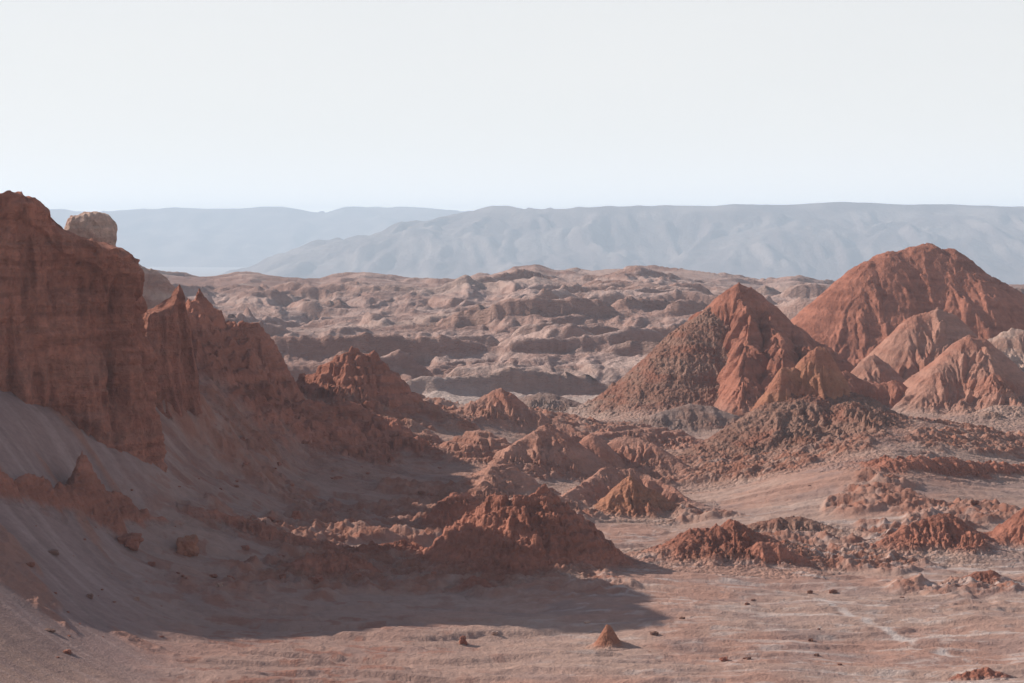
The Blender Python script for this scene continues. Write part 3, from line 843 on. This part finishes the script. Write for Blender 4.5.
mound('rock_mound', 'mound', 'low dark smooth mound on the far pale floor behind the central cluster', [(500, 408, 440), (522, 398, 442), (545, 393, 443), (570, 400, 442), (600, 414, 438)], 'mauve', sf=.35, sb=.5, r=2, g=(.1, .4), rough=.3, k=1.2)
mound('rock_outcrop', 'outcrop', 'low flat red outcrop at the foot of the rubbly dome', [(600, 432), (625, 427), (650, 426), (680, 432), (700, 442)], 'warm', sf=.4, sb=.5, r=.8, g=(.2, .6), rough=.4, k=.8, ledge=.8, floor=448)

# --- the right
mound('rock_hill', 'hill', 'largest broad red hill on the right skyline',
      [(812, 328, 515), (825, 306, 515), (839, 287, 516), (861, 270, 518), (888, 252, 521), (905, 250, 523), (916, 246, 524), (928, 244, 525), (949, 249, 525), (960, 259, 525), (975, 272, 526), (990, 277, 527), (1005, 286, 528), (1023, 299, 528), (1080, 335, 525)],
      'red', sf=.8, sb=.8, r=4.0, g=(.15, .65), rough=.45, k=2, warp=.8, spur=22)
mound('rock_cone', 'cone', 'steep fluted red cone with a rounded tip left of the largest hill',
      [(726, 297, 439), (732, 288, 440), (739, 284, 440), (750, 288, 440), (758, 296, 439), (779, 314, 437), (803, 333, 434), (824, 346, 430), (850, 370, 426)], 'red', sf=1.05, sb=.95, r=2.0, g=(.14, 1.5), rough=.35, k=1, warp=.8, spur=12, extra=[[(739, 286, 440), (745, 315, 430), (752, 345, 420), (754, 372, 412), (750, 392, 406)], [(764, 304, 438), (776, 336, 425), (786, 368, 414), (790, 396, 405)], [(800, 332, 433), (812, 360, 420), (820, 390, 409)]])
mound('rubble_dome', 'dome', 'brown rubble-covered dome leaning on the steep fluted cone', [(632, 398, 428), (650, 375, 430), (677, 344, 432), (705, 318, 437), (718, 307, 439), (723, 318, 437)], 'brown', sf=.95, sb=1.1, r=5.0, g=(.08, .4), rub=.9, rough=.3, k=1.2, warp=.6, spur=0, floor=None)
mound('rock_outcrop', 'outcrop', 'small dark smooth heap at the foot of the rubbly dome', [(664, 412, 396), (690, 404, 398), (710, 406, 398), (728, 414, 396)], 'mauve', sf=.6, sb=.6, r=1.5, g=(.2, .3), rough=.2, k=.8)
mound('rock_mound', 'mound', 'tall fluted mound standing below the largest hill', [(888, 361, 440), (900, 335, 442), (915, 316, 444), (926, 312, 445), (938, 309, 445), (948, 313, 445), (958, 324, 445), (972, 338, 444), (990, 356, 440)], 'warm', sf=.85, sb=.9, r=2.0, g=(.17, 1.2), rough=.35, k=1, spur=8)
mound('rock_mound', 'mound', 'pointed fluted mound overlapping the tall fluted mound on its right', [(926, 388, 396), (940, 365, 400), (958, 345, 404), (970, 336, 405), (980, 338, 405), (996, 353, 403), (1010, 374, 400), (1024, 392, 396)], 'warm', sf=.85, sb=.9, r=2.0, g=(.2, 1.1), rough=.35, k=1, spur=7)
mound('rock_mound', 'mound', 'small pale-capped mound at the right edge behind the pointed mound', [(980, 348, 455), (992, 338, 456), (1006, 331, 456), (1022, 330, 456), (1044, 336, 455), (1070, 350, 452)], 'pale', sf=.7, sb=.8, r=1.2, g=(.2, .8), rough=.4, k=1)
mound('rock_mound', 'mound', 'little orange mound between the crag-topped hill and the tall fluted mound', [(856, 372, 416), (866, 360, 417), (874, 355, 418), (884, 362, 418), (896, 378, 414)], 'warm', sf=.9, sb=.9, r=.9, g=(.25, .6), rough=.3, k=.8)
mound('rock_mound', 'mound', 'lower rounded shoulder in front of the little orange mound', [(836, 376, 400), (846, 371, 402), (858, 378, 402), (880, 384, 402), (896, 380, 402), (908, 394, 400)], 'red', sf=.8, sb=.9, r=1.2, g=(.22, .6), rough=.3, k=.8)
mound('rubble_hill', 'hill', 'wide rubble-strewn brown hill carrying a red crag',
      [(704, 462, 330), (738, 432, 338), (762, 410, 342), (786, 396, 345), (812, 390, 346), (840, 390, 346), (862, 398, 345), (890, 416, 342), (920, 434, 338)], 'brown', sf=.38, sb=.7, r=1.5, g=(.10, .6), rub=.6, rough=.5, k=2, warp=1, spur=9, apron=.4)
mound('rock_crag', 'crag', 'red crag with a rounded head on top of the rubble-strewn hill', [(770, 396, 344), (778, 386, 345), (785, 367, 347), (794, 366, 347), (799, 372, 347), (806, 354, 348), (816, 348, 348), (824, 348, 348), (832, 362, 348), (842, 382, 346), (848, 394, 344)], 'orange', sf=1.5, sb=1.3, r=.7, g=(.3, .8), rough=.6, crestn=3, spur=4, k=.8)
mound('rubble_mound', 'mound', 'smooth tan pebbly dome at the right edge', [(944, 436, 362), (968, 418, 366), (994, 407, 368), (1024, 407, 368), (1060, 416, 366)], 'tan', sf=.45, sb=.6, r=2.5, g=(.15, .4), rub=.35, rough=.2, k=1.5)
mound('rock_ledge', 'ledge', 'long dark red ledge lying across the right slope under the pebbly dome', [(876, 474), (888, 462), (915, 458), (950, 460), (985, 464), (1030, 466)], 'red', sf=.8, sb=.3, r=.4, g=(.3, .5), rub=.3, k=.6, floor=[(876,478),(950,481),(1030,480)], crestn=4, spur=3)
mound('rock_outcrop', 'outcrop', 'craggy dark red outcrop with a long shadowed front on the right floor',
      [(872, 552), (892, 540), (912, 524), (930, 517), (948, 514), (962, 522), (976, 534), (992, 546)], 'red', sf=.52, sb=.7, r=.3, g=(.4, .5), rub=.35, rough=.5, crestn=4, spur=3, apron=.5, k=.5, floor=[(872,556),(930,560),(992,556)])
mound('rock_outcrop', 'outcrop', 'steep slab of rock leaving the picture at the right edge', [(992, 546), (1006, 528), (1020, 510), (1040, 502), (1070, 520)], 'red', sf=.9, sb=.8, r=.4, g=(.35, .6), rough=.5, crestn=3, spur=3, k=.5, floor=552)
mound('rock_outcrop', 'outcrop', 'long low craggy outcrop in the middle of the right floor',
      [(664, 548), (684, 538), (704, 528), (722, 526), (736, 521), (750, 532), (764, 540)], 'red', sf=.48, sb=.6, r=.3, g=(.4, .5), rub=.4, rough=.5, crestn=4, spur=3, apron=.5, k=.5, floor=[(664,566),(720,572),(764,562)])
mound('rock_outcrop', 'outcrop', 'bulging red knob ending the long low outcrop', [(748, 548), (760, 542), (778, 544), (796, 554)], 'red', sf=1.1, sb=.9, r=.7, g=(.5, .35), rub=.3, k=.3, floor=572)
mound('rock_ledge', 'ledge', 'thin shaded ledge between the two craggy outcrops of the right floor', [(752, 524), (775, 518), (800, 517), (822, 524), (840, 532)], 'brown', sf=.6, sb=.5, r=.4, g=(.4, .4), rub=.3, k=.4, floor=536)
mound('rock_ledge', 'ledge', 'low crumbly bank in front of the dark red outcrop', [(960, 582), (975, 574), (992, 572), (1006, 580)], 'red', sf=.7, sb=.7, r=.4, g=(.5, .25), rub=.3, k=.3, floor=588)
mound('flat_rock', 'rock', 'low broken flat rock in the bottom right corner', [(962, 674), (974, 669), (986, 667), (998, 672)], 'red', sf=.7, sb=.8, r=.2, g=(.8, .15), rub=.2, k=.15, ledge=.3, floor=680)

# --- lone spire, boulders and stones
mound('rock_spire', 'spire', 'lone small pointed orange spire on the open floor', [(597, 645), (603, 636), (607, 624), (610, 625), (613, 640), (619, 646)], 'orange', sf=1.55, sb=1.9, r=.07, g=(1.6, .10), rough=.06, k=.6, warp=.5, floor=650, spur=0, apron=.25, res=.5)
rngb = np.random.RandomState(3)
def boulder(label, px, py, size, kind='orange', group=None, z=None, name='boulder', sq=(1, .9, .85)):
    lo, hi = 60.0, 420.0
    # walk the view ray down to the ground
    for _ in range(60):
        D = np.linspace(lo, hi, 400); p = np.array([at(px, py, d) for d in D])
        g = ground_h(p[:, 0].astype(f4), p[:, 1].astype(f4)); k = np.where(p[:, 2] < g)[0]
        break
    D = D[k[0]] if len(k) else 200
    x, y, zz = at(px, py, D)
    n = 40; th = np.linspace(0, 2 * math.pi, n * 2, endpoint=False); ph = np.linspace(0.02, math.pi - .02, n)
    PH, TH = np.meshgrid(ph, th, indexing='ij')
    dx, dy, dz = np.sin(PH) * np.cos(TH), np.sin(PH) * np.sin(TH), np.cos(PH)
    s = int(px * 3 + py)
    r = 1 + .55 * perlin3(dx * 1.1 + s, dy * 1.1, dz * 1.1, 3) + .22 * perlin3(dx * 3 + s, dy * 3, dz * 3, 4) + .08 * perlin3(dx * 8, dy * 8 + s, dz * 8, 5)
    mx = np.maximum(np.maximum(np.abs(dx), np.abs(dy)), np.abs(dz)); r = r / (mx ** .6)
    rad = size * D / F_PX / 2
    X = (x + dx * r * rad * sq[0]).astype(f4); Y = (y + dy * r * rad * sq[1]).astype(f4)
    gz = float(ground_h(np.array([x], f4), np.array([y], f4))[0])
    Z = (gz + rad * .45 * sq[2] + dz * r * rad * sq[2]).astype(f4)
    c = paint(kind, X, Y, Z, 1, s % 90, 0)
    F = grid_faces(n, n * 2, wrap=True)
    o = mesh_obj(name, np.stack([X, Y, Z], -1).reshape(-1, 3), F[:, ::-1], c, M_ROCK, (x, y, gz))
    return tag(o, label, 'boulder' if name == 'boulder' else 'stone', group)
boulder('bright orange boulder on the shaded slope, pointed at the top', 188, 555, 20, sq=(1, .9, 1.05))
boulder('darker rounded boulder left of the bright orange boulder', 129, 546, 19, 'red', sq=(1.1, .9, .75))
boulder('small flat brown stone high on the left sand slope', 53, 556, 8, 'brown', name='stone', sq=(1.3, 1, .6))
boulder('small dark stone alone on the left sand slope', 90, 600, 6, 'brown', name='stone')
boulder('thin flat stone at the edge of the cliff shadow', 50, 634, 7, 'brown', name='stone', sq=(1.6, 1, .4))
boulder('tiny tan stone beside a low shaded ledge left of the spire', 495, 638, 5, 'pale', name='stone')
boulder('little pointed red stone farthest left of the spire on the open floor', 463, 645, 7, 'red', name='stone', sq=(.9, .9, 1.3))
boulder('small red stone on the floor right of the spire', 724, 660, 6, 'red', name='stone', sq=(1.3, 1, .6))
boulder('small pale stone on the lower left slope', 219, 588, 6, 'pale', name='stone')
boulder('pale pebble on the slope by the dark sand patch', 137, 601, 5, 'pale', name='stone')
boulder('tiny stone behind the spire at the shadow tip', 587, 626, 4, 'pale', name='stone', sq=(1.4, 1, .6))
boulder('small upright stone on the shaded slope above the serrated ledge', 296, 520, 8, 'red', name='stone', sq=(.9, .9, 1.2))
boulder('tiny dark stone on the right floor before the long outcrop', 810, 594, 5, 'brown', name='stone')

rs = np.random.RandomState(12)
protos = {}
def scatter(label, group, n, box, sizes, kind):
    x0_, y0_, x1_, y1_ = box
    base = [boulder(label, rs.uniform(x0_, x1_), rs.uniform(y0_, y1_), 6, kind, group, name='stone', sq=(1.2, 1, .7)) for _ in range(3)]
    for i in range(n):
        o = base[i % 3].copy(); C.objects.link(o)
        x, y, z = ray_ground(rs.uniform(x0_, x1_), rs.uniform(y0_, y1_))
        gz = float(ground_h(np.array([x], f4), np.array([y], f4))[0])
        o.location = (x, y, gz - .02); k = rs.uniform(*sizes) * (1.6 if rs.rand() < .12 else 1)
        o.scale = (k * rs.uniform(.8, 1.3), k, k * rs.uniform(.7, 1.1)); o.rotation_euler = (0, 0, rs.uniform(0, 6.28))
scatter('small reddish stone among many lying on the shaded slope below the left ridge', 'stones on the shaded slope', 60, (210, 440, 440, 590), (.35, 1.1), 'red')
scatter('small brown stone among many lying on the sunlit right floor', 'stones on the sunlit floor', 20, (640, 470, 1020, 675), (.25, .7), 'brown')
scatter('small dark reddish stone among many lying on the grey sand below the tall cliff', 'stones on the grey sand', 30, (20, 480, 200, 660), (.2, .5), 'red')

# ------------------------------------------------------------------ haze
hb = bpy.data.meshes.new('haze')
x0, x1, y0, y1, z0, z1 = -9500, 9500, -300, 15200, -215, 250
hv = [(x0,y0,z0),(x1,y0,z0),(x1,y1,z0),(x0,y1,z0),(x0,y0,z1),(x1,y0,z1),(x1,y1,z1),(x0,y1,z1)]
hb.from_pydata(hv, [], [(0,3,2,1),(4,5,6,7),(0,1,5,4),(1,2,6,5),(2,3,7,6),(3,0,4,7)])
ho = bpy.data.objects.new('haze', hb); C.objects.link(ho); ho['kind'] = 'stuff'; ho['label'] = 'pale blue desert haze filling the air'
hm = bpy.data.materials.new('haze'); hm.use_nodes = True
hn, hl = hm.node_tree.nodes, hm.node_tree.links; hn.clear()
hout = hn.new('ShaderNodeOutputMaterial'); pv = hn.new('ShaderNodeVolumePrincipled')
pv.inputs['Color'].default_value = (.70, .85, 1.0, 1)
pv.inputs['Density'].default_value = 0.00014
pv.inputs['Anisotropy'].default_value = 0.1
hl.new(pv.outputs[0], hout.inputs['Volume'])
hb.materials.append(hm)
print('built', time.time() - T0, sum(len(o.data.vertices) for o in C.objects if o.type == 'MESH'))
